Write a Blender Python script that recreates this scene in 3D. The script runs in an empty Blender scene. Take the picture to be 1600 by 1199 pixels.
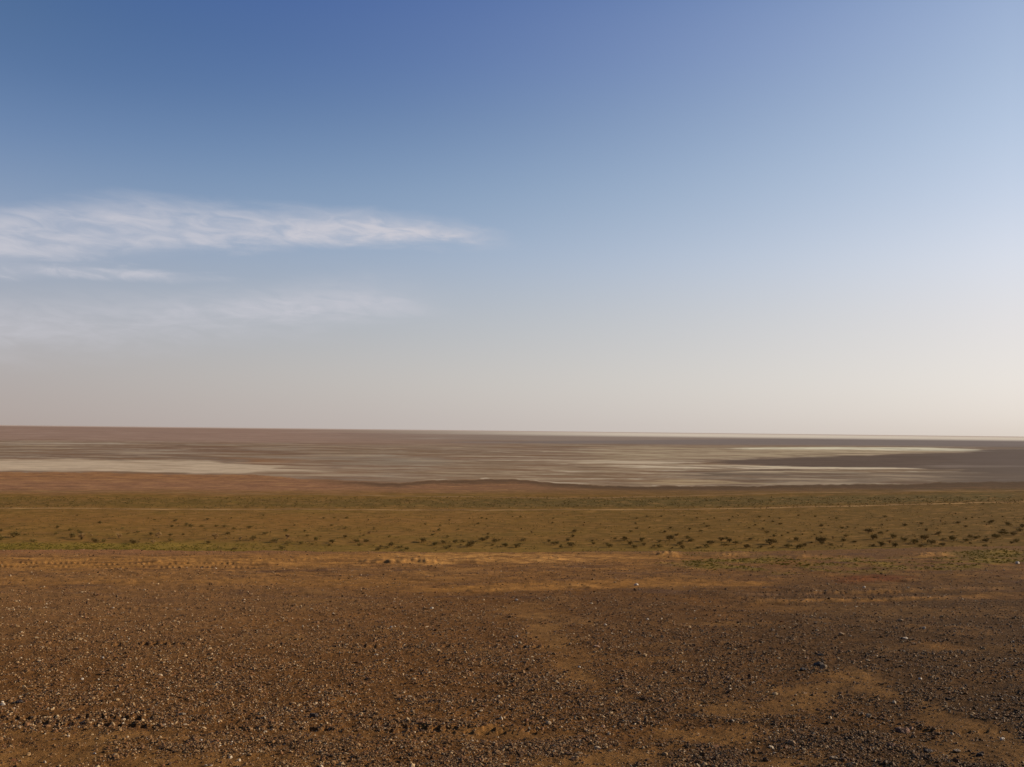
import bpy, math, random
import numpy as np
from mathutils import Matrix, Vector, Euler

random.seed(7)
rng = np.random.default_rng(11)
sc = bpy.context.scene
COL = sc.collection
R = math.radians

# ------------------------------------------------------------------ camera
F = 1604.0            # focal length in photo pixels (1600 wide)
CAMZ = 15.0           # eye height over the plain
PITCH = math.atan(73.5 / F)
ROLL = math.atan(18.0 / 1600.0)
cam_d = bpy.data.cameras.new("camera")
cam = bpy.data.objects.new("camera", cam_d)
COL.objects.link(cam)
cam_d.sensor_width = 36.0
cam_d.lens = 36.0 * F / 1600.0
cam_d.clip_start = 0.1
cam_d.clip_end = 200000.0
rot = Matrix.Rotation(math.pi / 2 + PITCH, 4, 'X') @ Matrix.Rotation(ROLL, 4, 'Z')
cam.matrix_world = Matrix.Translation((0, 0, CAMZ)) @ rot
sc.camera = cam
RM = np.array(rot.to_3x3())


def project(x, y, z):
    """world -> photo pixel (1600x1199), used to read where features lie on the land"""
    p = np.stack([x, y, z - CAMZ], -1) @ RM
    d = np.maximum(-p[..., 2], 1e-3)
    return 800 + F * p[..., 0] / d, 599.5 - F * p[..., 1] / d, -p[..., 2] > 0.01


def ground_pt(px, py, z=0.0):
    v = RM @ np.array([(px - 800) / F, (599.5 - py) / F, -1.0])
    t = (z - CAMZ) / v[2]
    return v[0] * t, v[1] * t


# ------------------------------------------------------------------ noise
_perm = rng.permutation(256)
_perm = np.concatenate([_perm, _perm])
_ga = rng.uniform(0, 2 * math.pi, 256)
_gx, _gy = np.cos(_ga), np.sin(_ga)


def perlin(x, y):
    xi = np.floor(x).astype(np.int64); yi = np.floor(y).astype(np.int64)
    xf = x - xi; yf = y - yi
    xi &= 255; yi &= 255
    u = xf * xf * xf * (xf * (xf * 6 - 15) + 10)
    v = yf * yf * yf * (yf * (yf * 6 - 15) + 10)

    def g(ix, iy, dx, dy):
        h = _perm[_perm[ix & 255] + (iy & 255)]
        return _gx[h] * dx + _gy[h] * dy
    a = g(xi, yi, xf, yf); b = g(xi + 1, yi, xf - 1, yf)
    c = g(xi, yi + 1, xf, yf - 1); d = g(xi + 1, yi + 1, xf - 1, yf - 1)
    return ((a + u * (b - a)) + v * ((c + u * (d - c)) - (a + u * (b - a)))) * 1.45


def fbm(x, y, o=4, rough=0.55):
    s = 0.0; a = 1.0; n = 0.0
    for i in range(o):
        s = s + a * perlin(x + 17.3 * i, y - 9.7 * i)
        n += a; a *= rough; x = x * 2.03; y = y * 2.03
    return s / n * 1.7


_tab = {}


def line_noise(t, seed, o=3, rough=.55):
    """1-D noise along a line, from a table"""
    k = (round(float(seed), 3), o, rough)
    if k not in _tab:
        g_ = np.arange(-130, 130, .04)
        _tab[k] = (g_, fbm(g_, g_ * 0 + k[0], o, rough))
    return np.interp(t, *_tab[k])


def ss(e0, e1, v):
    t = np.clip((v - e0) / (e1 - e0), 0, 1)
    return t * t * (3 - 2 * t)


# ------------------------------------------------------------------ relief
def drop(x, y):
    """height below the eye of the bare landform: gravel plateau, bank, plain"""
    r = np.hypot(x, y)
    az = np.degrees(np.arctan2(x, y))
    re = np.interp(az, [-180, -60, -26.5, 0, 14, 26.5, 40, 180], [26, 25, 25, 27, 29.3, 36, 38, 26])
    re = re + 0.45 * line_noise(az / 3.1, 3.3, 2) + 0.2 * line_noise(az / 0.9, 8.3, 2)
    r = r * np.cos(np.radians(np.clip(az, -40, 40)))      # the gravel sheet tilts as one plane
    d = 1.6 + 0.07 * np.maximum(r - 4, 0)
    e = np.maximum(r - re, 0)
    e1 = np.minimum(e, 7.0)
    d = d + 0.5 * 0.03 * e1 * e1 + 0.21 * np.maximum(e - 7.0, 0)
    k = 1.2
    h = np.clip(0.5 + 0.5 * (CAMZ - d) / k, 0, 1)
    return CAMZ * (1 - h) + d * h - k * h * (1 - h)


def band(px, py, top, bot, soft):
    t = np.interp(px, [p[0] for p in top], [p[1] for p in top])
    b = np.interp(px, [p[0] for p in bot], [p[1] for p in bot])
    inside = ss(-soft, soft, py - t) * ss(-soft, soft, b - py)
    x0, x1 = top[0][0], top[-1][0]
    if x0 > -500: inside = inside * ss(x0 - 30, x0 + 70, px)
    if x1 < 1900: inside = inside * ss(x1 + 15, x1 - 45, px)
    return np.where(b - t > 0.05, inside, 0)


def ell(px, py, cx, cy, rx, ry, soft=0.45, ang=0.0):
    c, s = math.cos(ang), math.sin(ang)
    dx, dy = px - cx, py - cy
    d = np.hypot((dx * c + dy * s) / rx, (-dx * s + dy * c) / ry)
    return 1 - ss(1 - soft, 1 + soft, d)


# sandy, nearly stone-free lenses on the gravel (where they lie as seen from the eye point)
SAND = [(825, 948, 55, 6, 0), (835, 962, 38, 11, 0), (850, 985, 22, 14, 0), (866, 1016, 60, 8, .05), (885, 1036, 30, 12, 0), (878, 1003, 26, 12, 0), (898, 1058, 34, 10, .3), (1010, 1030, 60, 5, 0),
        (905, 1060, 30, 6, .3), (950, 1085, 40, 5, .2),
        (1345, 1060, 45, 12, .2), (1372, 1078, 45, 10, 0.1), (1260, 1078, 70, 10, -.08), (1225, 1098, 70, 13, -.15),
        (1130, 1108, 50, 12, .1), (1100, 1150, 90, 11, -.05), (1475, 1120, 42, 12, .45), (1530, 1145, 60, 18, .35),
        (1560, 1180, 110, 20, .12), (940, 1188, 125, 14, -.04), (1240, 1190, 60, 12, 0), (60, 1180, 130, 20, -.1),
        (340, 1190, 150, 14, 0), (170, 1150, 180, 9, 0), (620, 1152, 200, 8, 0), (790, 1145, 90, 9, 0),
        (1290, 950, 170, 5, .02), (1430, 957, 190, 6, 0), (1500, 1012, 130, 6, 0), (1130, 975, 90, 5, 0)]


def fore(x, y):
    """everything that varies over the plateau: relief, sandiness, masks"""
    d0 = drop(x, y)
    px, py, ok = project(x, y, CAMZ - d0)
    px = np.where(ok, px, -3000.0); py = np.where(ok, py, 1400.0)
    wx = 34 * fbm(x * 0.9, y * 0.9, 4, .65); wy = fbm(x * 1.6 + 40, y * 0.8, 5, .7)
    qx, qy = px + wx, py + wy * (4 + 11 * ss(900, 1199, py))
    n1 = fbm(x * 0.55 + 3, y * 0.55, 5, 0.6)
    n2 = fbm(x * 2.1 + 13, y * 2.1 - 5, 5, 0.62)
    n3 = fbm(x * 7, y * 7 + 31, 3)
    sand = 0.0
    for cx, cy, rx, ry, a in SAND:
        sand = np.maximum(sand, ell(qx, qy, cx, cy, rx, ry, 0.85, a) * (1.0 if ry > 8.5 else .6))
    sand = np.maximum(sand * (0.62 + 0.55 * ss(-.6, .5, n2)), 0.7 * ss(0.15, 0.85, n1 + 0.5 * n2) * (.45 + .55 * ss(1199, 950, py)))
    # orange sand swaths near the plateau edge
    lens = 0.0
    lens = np.maximum(lens, band(qx, qy, [(-600, 872), (0, 871), (200, 871), (500, 866), (640, 864), (900, 866), (1040, 869), (1180, 872)],
                                 [(-600, 886), (0, 889), (200, 889), (500, 884), (640, 881), (900, 878), (1040, 874), (1180, 872)], 2.5))
    lens = np.maximum(lens, .9 * band(qx, qy, [(560, 922), (700, 916), (800, 911), (1000, 904), (1150, 907), (1250, 915)],
                                      [(560, 924), (700, 924), (800, 924), (1000, 919), (1150, 917), (1250, 915)], 3))
    lens = np.maximum(lens, .5 * band(qx, qy, [(-300, 905), (200, 903), (600, 905), (760, 900)], [(-300, 912), (200, 912), (600, 918), (760, 903)], 4))
    lens = np.maximum(lens, .6 * band(qx, qy, [(1150, 934), (1300, 937), (1600, 925), (1900, 920)], [(1150, 938), (1300, 943), (1600, 932), (1900, 926)], 2.5))
    lens = np.maximum(lens, .6 * band(qx, qy, [(1160, 868), (1300, 872), (1600, 875)], [(1160, 878), (1300, 884), (1600, 884)], 4) * ss(-.3, .3, n1))
    green = .9 * band(qx, qy, [(1020, 868), (1200, 870), (1420, 872), (1640, 870), (1900, 866)], [(1020, 880), (1200, 897), (1420, 893), (1640, 884), (1900, 880)], 5) * ss(-.25, .45, n1 + .4 * n2)
    green = np.maximum(green, .8 * ell(qx, qy, 1555, 866, 60, 7, .7))
    red = np.maximum(ell(qx, qy, 1360, 905, 55, 5, .7), .6 * ell(qx, qy, 1230, 882, 40, 4, .7))
    # ---- relief in metres
    amp = 0.35 + 0.65 * ss(4, 14, np.hypot(x, y))
    dz = 0.020 * n1 * amp + 0.009 * n2 + 0.005 * n3
    n4 = fbm(x * 19, y * 19 + 7, 3, .6)
    dz = dz + .0055 * n4 * (1 - .6 * np.clip(sand, 0, 1)) * ss(16, 8, np.hypot(x, y))
    dz = dz - 0.006 * sand
    # low lips of bulldozed sand with a broken undercut face towards the eye
    def lip(x0, x1, yc, yslope, hgt, w=2.2):
        c = yc + yslope * (px - x0) + 1.6 * line_noise(px / 45.0, yc, 3)
        env = ss(x0, x0 + 40, px) * ss(x1, x1 - 40, px)
        rise = ss(w * .4, -w * .4, py - c) * ss(-9, -1, py - c)
        br = 0.55 + 0.55 * line_noise(px / 26.0, yc * 1.7, 3, .6)
        return .8 * hgt * env * rise * np.clip(br, 0.1, 1.3)
    lips = (lip(540, 705, 880, -0.004, .10) + lip(690, 780, 878, 0.01, .05) + lip(820, 900, 876, -.03, .07) + lip(640, 690, 869, 0, .05)
            + lip(1000, 1080, 869, -.005, .13) + lip(1095, 1180, 870, .005, .10) + lip(1220, 1300, 872, 0, .11)
            + lip(1290, 1340, 874, 0, .06) + lip(1405, 1500, 871, -.01, .12) + lip(1520, 1600, 866, 0, .08)
            + lip(200, 420, 879, .004, .035) + lip(380, 470, 883, 0, .03)
            + lip(850, 960, 918, .02, .04) + lip(1300, 1450, 909, .0, .04) + lip(1150, 1560, 944, -.02, .035) + lip(1240, 1600, 929, -.02, .04) + lip(700, 830, 925, -.02, .03))
    dz = dz + lips
    # tyre tread prints
    tread = 0.0
    def track(x0, x1, yc, sl, per, dep, w=2.0, off=0.0):
        c = yc + sl * (px - x0) + 1.6 * line_noise(px / 70.0, yc, 2)
        env = ss(x0 - 20, x0 + 30, px) * ss(x1 + 20, x1 - 50, px)
        pulse = ss(-0.5, .15, np.sin(2 * np.pi * (px / per + off) + 1.1 * line_noise(px / 40.0, 5, 1)))
        pulse = pulse * ss(-.5, .1, line_noise(px / 33., yc * 3.1, 2))
        return dep * env * pulse * np.exp(-((py - c) / w) ** 2)
    tread = (track(-80, 255, 1120, .004, 19, .024, 2.4) + track(-80, 250, 1127, .022, 19, .024, 2.4, off=.5)
             + track(470, 560, 1139, 0, 21, .022) + track(530, 850, 1133, .018, 27, .020) + track(590, 860, 1141, .005, 25, .018)
             + track(380, 540, 1138, .0, 23, .018) + track(180, 300, 1006, .0, 14, .03, 1.6) + track(-80, 420, 879, .004, 9, .012, 1.2)
             + track(-80, 420, 885, .004, 9, .012, 1.2, .5) + track(60, 560, 874, .0, 10, .008, 1.2, .3)
             + track(1180, 1420, 930, -.02, 12, .01, 1.2) + track(1430, 1640, 1141, .0, 30, .02) + track(150, 520, 952, -.01, 15, .01, 1.2)
             + track(520, 900, 1010, 0, 17, .015, 1.6))
    dz = dz - tread
    zone = ss(862, 868, py) * ss(960, 900, py)
    dz = dz + .022 * zone * fbm(px / 55., py / 3.0, 4, .6)
    return dict(px=px, py=py, d0=d0, dz=dz, sand=sand, lens=lens, green=green, red=red, n1=n1, n2=n2, n3=n3, lips=lips)


def zfun(x, y):
    x = np.asarray(x, float); y = np.asarray(y, float)
    r = np.hypot(x, y)
    near = r < 60
    z = CAMZ - drop(x, y)
    if near.any():
        f = fore(x[near], y[near])
        fade = ss(58, 45, r[near])
        z[near] += f['dz'] * fade
    far = ~near
    if far.any():
        z[far] += 0.12 * ss(60, 110, r[far]) * ss(900, 300, r[far]) * fbm(x[far] / 22., y[far] / 22., 3)
    return z


# ------------------------------------------------------------------ colours
KEY = np.array([0.69, 0.66, 0.67])     # light that a flat, white, sunlit sheet sends back in this daylight


def lin(c):
    c = np.asarray(c, float) / 255.0
    return np.where(c <= 0.04045, c / 12.92, ((c + 0.055) / 1.055) ** 2.4)


def alb(c):
    return np.clip(lin(c) / KEY, 0.004, 0.85)


def mixc(base, c, m):
    m = np.asarray(m)[..., None]
    return base * (1 - m) + alb(c) * m


FG = 1.0     # gravel hides part of the soil in its own shadows


def colour_fore(f, r):
    px, py, n1, n2, n3 = f['px'], f['py'], f['n1'], f['n2'], f['n3']
    rt = ss(650, 1500, px + 200 * n1)  # darker towards the right: vignette painted into the soil colour
    base = np.zeros(px.shape + (3,)) + alb((98, 66, 36))
    base = mixc(base, (76, 55, 35), rt * .95)
    base = mixc(base, (115, 82, 50), ss(1060, 930, py) * ss(900, 200, px) * .8)
    base = mixc(base, (78, 54, 34), ss(.0, .9, n1 + .5 * n2) * .55)
    base = mixc(base, (124, 84, 44), ss(.1, .9, -n1 + .4 * n2) * .45 * (1 - .4 * rt))
    base = mixc(base, (124, 87, 48), ss(935, 885, py) * .6 * (1 - .45 * rt))
    base = mixc(base, (86, 62, 46), ss(.05, .7, fbm(px / 160., py / 6., 5, .6)) * ss(955, 925, py) * ss(856, 866, py) * .75)
    base = mixc(base, (120, 86, 48), f['sand'] * (.74 - .22 * rt))
    base = mixc(base, (138, 96, 48), f['lens'] * (.55 + .35 * ss(-.7, .7, n2)) * (1 - .3 * rt))
    base = mixc(base, (172, 126, 72), f['lens'] * ss(0, .8, n2 + .4) * ss(560, 700, px) * ss(1050, 850, px) * ss(890, 880, py) * .6)
    base = mixc(base, (160, 116, 66), np.clip(f['lips'] * 14, 0, 1) * .7)
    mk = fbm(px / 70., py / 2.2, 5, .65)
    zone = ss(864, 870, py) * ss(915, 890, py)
    base = mixc(base, (84, 56, 34), ss(.05, .5, mk) * zone * (.6 + .35 * rt))  # shade on the eye-facing berm sides, painted as dark streaks
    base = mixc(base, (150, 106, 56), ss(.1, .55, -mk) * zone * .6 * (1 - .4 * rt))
    base = mixc(base, (100, 86, 34), f['green'] * .75)
    base = mixc(base, (96, 50, 26), f['red'] * .7)
    base = mixc(base, (124, 84, 54), .8 * ss(870, 861, py + 2 * n2) * ss(700, 200, px))
    base *= (FG * (1 + 0.20 * n3 + .16 * n2 + .14 * n1))[..., None]
    base = mixc(base, (112, 88, 46), ss(44, 55, r))
    return base


def colour_plain(x, y, px, py, r):
    az = np.degrees(np.arctan2(x, y))
    hz = 664.5 + 18 * px / 1600.0
    h = np.maximum(py - hz, 0)
    lv = 17 * np.log(h + 4)
    st = fbm(px / 170., lv, 6, .62)                # long pans and silt tongues
    st2 = fbm(px / 60. + 9, lv * 2.2 + 4, 5, .62)
    big = fbm(px / 380. + 3, lv * .45 + 8, 4, .55)
    fine = fbm(x / 3.0, y / 3.0, 3)
    qx = px + 45 * fbm(px / 150. + 5, py / 5., 3)
    qy = py + 1.3 * fbm(px / 90. + 31, py / 9., 5)
    left = ss(1000, 450, px); right = 1 - left
    c = np.zeros(px.shape + (3,)) + alb((125, 105, 88))
    c = mixc(c, (118, 98, 78), ss(-.3, .6, big) * .8)
    c = mixc(c, (140, 127, 113), ss(.05, .8, st) * .8)
    c = mixc(c, (112, 88, 66), ss(.1, .8, -st + .3 * st2) * .8)
    c = mixc(c, (134, 98, 66), ss(.35, .9, -st2 + .6 * big) * .7 * left * ss(705, 715, py))
    c = mixc(c, (150, 134, 112), ss(.15, .9, st + .5 * st2) * right * .7 * ss(690, 700, py))
    c = mixc(c, (142, 120, 94), ss(520, 800, px) * ss(715, 735, py) * .45)
    c = mixc(c, (112, 92, 76), ss(.3, .8, -st2) * .5)
    sk = fbm(px / 140. + 50, lv * 1.7 + 7, 5, .6)
    env = ss(500, 950, px) * ss(694, 702, py)
    c = mixc(c, (180, 166, 146), ss(.2, .6, sk) * env * .8)
    c = mixc(c, (104, 84, 64), ss(.15, .6, -sk) * env * .75)
    c = mixc(c, (106, 92, 82), ss(.3, .8, -sk) * ss(900, 400, px) * .6)
    c = mixc(c, (140, 128, 116), ss(.35, .85, sk) * ss(900, 400, px) * .6)
    # far mauve belt, aerial haze painted into the land colour
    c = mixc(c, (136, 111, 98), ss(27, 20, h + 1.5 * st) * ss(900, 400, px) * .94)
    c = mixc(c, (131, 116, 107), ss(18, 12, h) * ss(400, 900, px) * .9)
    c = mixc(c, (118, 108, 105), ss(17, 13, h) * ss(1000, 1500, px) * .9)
    c = mixc(c, (158, 142, 126), band(qx, qy, [(-100, 692), (120, 691.8), (260, 693)], [(-100, 692), (120, 695), (260, 693.2)], .8) * .8)
    c = mixc(c, (150, 136, 124), band(qx, py + .6 * st2, [(640, 684), (720, 684)], [(640, 686), (720, 686)], 1.0) * ss(600, 650, px) * ss(740, 700, px) * .8)
    c = mixc(c, (112, 101, 97), band(px, py + 1.0 * st, [(680, 691), (900, 689), (1250, 685.5), (1600, 686), (2200, 688)],
                                    [(680, 692), (900, 693.5), (1250, 696), (1600, 699), (2200, 705)], 1.4) * .9)
    c *= (1 - .10 * ss(24, 32, h) * ss(1100, 1250, px))[..., None]
    # brown streaks left of centre
    c = mixc(c, (108, 84, 68), band(qx, qy, [(140, 699), (215, 693), (300, 695), (520, 712)], [(140, 702), (215, 699), (300, 705), (520, 713)], 2.2) * .75)
    c = mixc(c, (104, 84, 70), band(qx, qy, [(0, 711), (180, 707), (340, 712), (430, 722)], [(0, 715), (180, 716), (340, 720), (430, 724)], 2.2) * .6)
    c = mixc(c, (128, 92, 62), band(qx, qy, [(330, 713), (420, 717), (600, 722)], [(330, 715), (420, 724), (600, 723)], 2.2) * .7)
    # white salt pan on the left
    pan = band(qx, qy, [(-900, 712), (-200, 716), (0, 719), (130, 717), (205, 721), (260, 719), (345, 722), (450, 733), (520, 738)],
               [(-900, 745), (-200, 740), (0, 735), (130, 737), (205, 736), (300, 740), (380, 739), (450, 736), (520, 738)], 1.6)
    PAN_ = pan
    c = mixc(c, (146, 124, 102), band(qx, qy, [(340, 728), (480, 728), (620, 736)], [(340, 742), (480, 745), (620, 742)], 2.5) * .6)
    c = mixc(c, (130, 117, 102), band(qx, qy, [(440, 716), (560, 713), (700, 718)], [(440, 720), (560, 727), (700, 726)], 3) * .6)
    # right: long bright tongue, dark tongue, twin streaks
    c = mixc(c, (160, 143, 118), band(qx, qy, [(900, 700), (1060, 697), (1300, 699), (1480, 701), (1550, 704)], [(900, 722), (1060, 719), (1300, 712.5), (1480, 707), (1550, 705)], 1.3) * (.3 + .6 * ss(-.5, .6, sk + ss(1100, 1350, px))))
    c = mixc(c, (84, 69, 60), band(qx, qy, [(1100, 720.5), (1200, 716.5), (1300, 713.5), (1480, 708.5), (1560, 703), (2400, 696)],
                                   [(1100, 722), (1200, 728), (1300, 730.5), (1480, 734), (1560, 742), (2400, 765)], 1.0) * .95)
    c = mixc(c, (208, 194, 172), band(qx, py + .5 * st2, [(1120, 700.2), (1300, 699.0), (1440, 699.6), (1555, 703.6)], [(1120, 701.6), (1300, 702.6), (1440, 704.6), (1555, 705.2)], .8) * .95)
    c = mixc(c, (190, 174, 152), band(qx, qy, [(850, 719.5), (1000, 719.5), (1110, 721)], [(850, 724), (1000, 725), (1110, 723)], .9) * .7)
    c = mixc(c, (114, 99, 84), band(qx, qy, [(1050, 734), (1300, 738), (1500, 740), (1560, 745)], [(1050, 757), (1300, 757), (1500, 748), (1560, 747)], 2.5) * (.7 + .25 * ss(-.5, .5, -st2)))
    c = mixc(c, (190, 175, 153), band(qx, py + .6 * st2, [(940, 726.5), (1150, 727.5), (1300, 730), (1440, 731.6)], [(940, 731), (1150, 732.8), (1300, 733.3), (1440, 733.2)], .8) * .9)
    c = mixc(c, (86, 70, 58), band(qx, py + .6 * st2, [(1080, 736), (1200, 733), (1290, 734)], [(1080, 738.5), (1200, 736), (1290, 735.6)], .7) * .75)
    c = mixc(c, (170, 153, 128), band(qx, py + .6 * st2, [(1120, 735.5), (1230, 736.5), (1325, 738)], [(1120, 737.5), (1230, 738.7), (1325, 738.6)], .6) * .85)
    c = mixc(c, (88, 74, 62), band(qx, py + .8 * st2, [(1020, 743), (1120, 740), (1260, 742)], [(1020, 744), (1120, 743.5), (1260, 743)], .7) * .65)
    c = mixc(c, (158, 136, 106), band(qx, qy, [(980, 750), (1100, 750), (1215, 755)], [(980, 756), (1100, 757), (1215, 756)], 1.2) * .75)
    c = mixc(c, (88, 73, 58), ss(1400, 1560, qx) * ss(725, 737, py) * .85)
    c = mixc(c, (126, 111, 100), band(qx, py + .8 * st2, [(1430, 727), (1500, 727), (1640, 728)], [(1430, 730), (1500, 731), (1640, 729)], 1) * .6)
    # shore
    shore = np.interp(px, [-900, -200, 0, 180, 300, 400, 470, 600, 700, 800, 880, 1000, 1100, 1250, 1400, 1600, 2400],
                      [748, 740, 737, 738.5, 741, 742, 748, 754, 750, 748.5, 756, 760, 760, 758, 756, 752, 748])
    shore = shore + 2.2 * line_noise(px / 60., 2, 6, .7)
    m = ss(-1.2, 1.6, py - shore)
    soil = np.zeros_like(c) + alb((130, 93, 66))
    soil = mixc(soil, (134, 95, 61), ss(520, 250, px) * ss(757, 745, py + 3 * st) * .85)
    soil = mixc(soil, (110, 80, 54), ss(480, 860, px) * .7)
    soil = mixc(soil, (98, 74, 49), ss(800, 1050, px) * .8)
    soil = mixc(soil, (84, 67, 50), ss(1100, 1500, px) * .9)
    soil = mixc(soil, (80, 62, 43), ss(840, 1000, px) * ss(766, 760, py) * .9)
    soil = mixc(soil, (126, 96, 62), ss(.2, .9, fbm(px / 120., py / 2.6, 5)) * ss(1600, 900, px) * .4)
    mo = fbm(px / 42., py / 2.2, 5, .68)
    soil = mixc(soil, (108, 76, 54), ss(-.05, .45, mo) * .6 * ss(-.4, .3, big + .5))
    soil = mixc(soil, (156, 116, 76), ss(.1, .55, -mo) * .45 * ss(1300, 700, px))
    c = c * (1 - m[..., None]) + soil * m[..., None]
    thin = ss(-2.2, -.9, py - shore) * ss(.4, -.6, py - shore)
    c = mixc(c, (176, 160, 140), thin * ss(-.1, .3, line_noise(px / 50., 7, 3)) * ss(640, 720, px) * ss(1260, 1150, px) * .9)
    c = mixc(c, (80, 61, 43), ss(0, 1.5, py - shore) * ss(10 + 5 * st2, 3, py - shore) * ss(440, 600, px) * .8)
    # olive steppe
    sp = fbm(px / 26., py / 2.0, 5, .72)
    g = ss(762, 776, py + 3.5 * st + 4 * ss(1100, 1600, px))
    olive = np.zeros_like(c) + alb((112, 81, 38))
    olive = mixc(olive, (106, 81, 34), ss(-.5, .6, fbm(px / 210., py / 9., 4)) * .8)
    olive = mixc(olive, (120, 84, 40), ss(798, 806, py) * ss(842, 815, py) * .6 * ss(1100, 500, px))
    olive = mixc(olive, (97, 71, 29), ss(600, 1100, px) * .8)
    olive = mixc(olive, (88, 65, 27), ss(1100, 1550, px) * .75)
    olive = mixc(olive, (82, 68, 34), band(px, py, [(-500, 779), (700, 780), (1100, 778), (1600, 770)], [(-500, 790), (700, 793), (1100, 792), (1600, 781)], 2.5) * (.3 + .5 * ss(300, 1000, px)))
    olive = mixc(olive, (134, 98, 54), ss(.0, .55, sp) * .5)
    olive = mixc(olive, (84, 66, 28), ss(.0, .55, -sp) * .5)
    c = c * (1 - g[..., None]) + olive * g[..., None]
    c = mixc(c, (120, 99, 38), ss(845, 852, py + 1.5 * fine) * ss(540, 150, px) * .8)
    c = mixc(c, (104, 84, 34), ss(850, 860, py) * .4)
    c = mixc(c, (118, 92, 66), band(px, py + .5 * st, [(1380, 766), (1480, 766)], [(1380, 768), (1480, 768)], .8) * ss(1380, 1420, px) * ss(1600, 1500, px) * .8)
    # pale line at the horizon: far salt, and haze painted into the colour
    wl = ss(450, 1100, px) * .75 + .25
    t = py - hz
    c = mixc(c, (206, 190, 177), ss(8.5, 4.0, t) * wl * ss(300, 1000, px))
    c = mixc(c, (176, 158, 148), ss(1.8, .9, t) * .8)
    c = mixc(c, (174, 154, 132), PAN_ * (.75 + .3 * ss(-.7, .3, st2)))
    sd = fbm(px / 150. + 80, lv * 1.25 + 30, 5, .58)
    inpan = ss(1, -1, py - shore) * ss(14, 26, h)
    tongue = band(qx, qy, [(1100, 720.5), (1200, 716.5), (1300, 713.5), (1480, 708.5), (1560, 703), (2400, 696)],
                  [(1100, 722), (1200, 728), (1300, 730.5), (1480, 734), (1560, 742), (2400, 765)], 1.0)
    inpan = inpan * (1 - .85 * tongue) * (1 - .6 * PAN_)
    c = mixc(c, (112, 84, 62), ss(.0, .4, sd) * inpan * .6 * ss(1500, 1100, px))
    c = mixc(c, (92, 74, 60), ss(.1, .5, sd) * inpan * .6 * ss(900, 1200, px))
    c = mixc(c, (162, 142, 120), ss(.12, .5, -sd) * inpan * .5 * (1 - .7 * ss(1400, 1560, px)))
    c = mixc(c, (96, 84, 78), ss(1380, 1600, qx) * ss(12, 18, h) * (1 - m) * .55)
    c = mixc(c, (154, 130, 118), ss(.15, .55, fbm(px / 200. + 3, lv * 3.1, 4)) * ss(26, 18, h) * ss(3, 6, h) * ss(1000, 500, px) * .4)
    c = mixc(c, (116, 94, 84), ss(.15, .55, fbm(px / 170. + 23, lv * 2.7, 4)) * ss(26, 18, h) * ss(3, 6, h) * ss(1000, 500, px) * .45)
    c *= (1 + .05 * st2 + .10 * fine * ss(600, 200, r))[..., None]
    return c


# ------------------------------------------------------------------ ground meshes
def new_mat(name):
    m = bpy.data.materials.new(name); m.use_nodes = True
    nt = m.node_tree
    return m, nt, nt.nodes['Principled BSDF'], nt.nodes.new


def ground_material(name, scales, contrast, bump_scale, bump):
    m, nt, bs, N = new_mat(name)
    at = N('ShaderNodeAttribute'); at.attribute_name = 'soil'
    tc = N('ShaderNodeTexCoord')
    prev = at.outputs['Color']
    for i, (s, k) in enumerate(zip(scales, contrast)):
        no = N('ShaderNodeTexNoise'); no.inputs['Scale'].default_value = s
        no.inputs['Detail'].default_value = 6; no.inputs['Roughness'].default_value = .65
        nt.links.new(tc.outputs['Object'], no.inputs['Vector'])
        mr = N('ShaderNodeMapRange'); mr.inputs['From Min'].default_value = .3; mr.inputs['From Max'].default_value = .7
        mr.inputs['To Min'].default_value = 1 - k; mr.inputs['To Max'].default_value = 1 + k
        nt.links.new(no.outputs['Fac'], mr.inputs['Value'])
        mx = N('ShaderNodeVectorMath'); mx.operation = 'SCALE'
        nt.links.new(prev, mx.inputs[0]); nt.links.new(mr.outputs['Result'], mx.inputs['Scale'])
        prev = mx.outputs['Vector']
    nt.links.new(prev, bs.inputs['Base Color'])
    bs.inputs['Roughness'].default_value = 1.0
    bs.inputs['Specular IOR Level'].default_value = 0.05
    if bump:
        no = N('ShaderNodeTexNoise'); no.inputs['Scale'].default_value = bump_scale
        no.inputs['Detail'].default_value = 5; no.inputs['Roughness'].default_value = .7
        nt.links.new(tc.outputs['Object'], no.inputs['Vector'])
        b = N('ShaderNodeBump'); b.inputs['Strength'].default_value = 1.0; b.inputs['Distance'].default_value = bump
        nt.links.new(no.outputs['Fac'], b.inputs['Height']); nt.links.new(b.outputs['Normal'], bs.inputs['Normal'])
    return m


def grid_mesh(name, X, Y, Z, C, mask, mat):
    nr, nc = X.shape
    idx = np.arange(nr * nc).reshape(nr, nc)
    q = np.stack([idx[:-1, :-1], idx[:-1, 1:], idx[1:, 1:], idx[1:, :-1]], -1)[mask]
    used = np.zeros(nr * nc, bool); used[q.ravel()] = True
    remap = np.cumsum(used) - 1
    q = remap[q].astype(np.int32)
    co = np.stack([X, Y, Z], -1).reshape(-1, 3)[used].astype(np.float32)
    cc = np.ones((len(co), 4), np.float32); cc[:, :3] = C.reshape(-1, 3)[used]
    me = bpy.data.meshes.new(name)
    me.vertices.add(len(co)); me.vertices.foreach_set('co', co.ravel())
    me.loops.add(q.size); me.loops.foreach_set('vertex_index', q.ravel())
    me.polygons.add(len(q)); me.polygons.foreach_set('loop_start', np.arange(0, q.size, 4, dtype=np.int32))
    me.polygons.foreach_set('use_smooth', np.ones(len(q), bool))
    me.update(calc_edges=True)
    a = me.color_attributes.new('soil', 'FLOAT_COLOR', 'POINT'); a.data.foreach_set('color', cc.ravel())
    me.materials.append(mat)
    o = bpy.data.objects.new(name, me); COL.objects.link(o)
    o['kind'] = 'structure'
    return o


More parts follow.
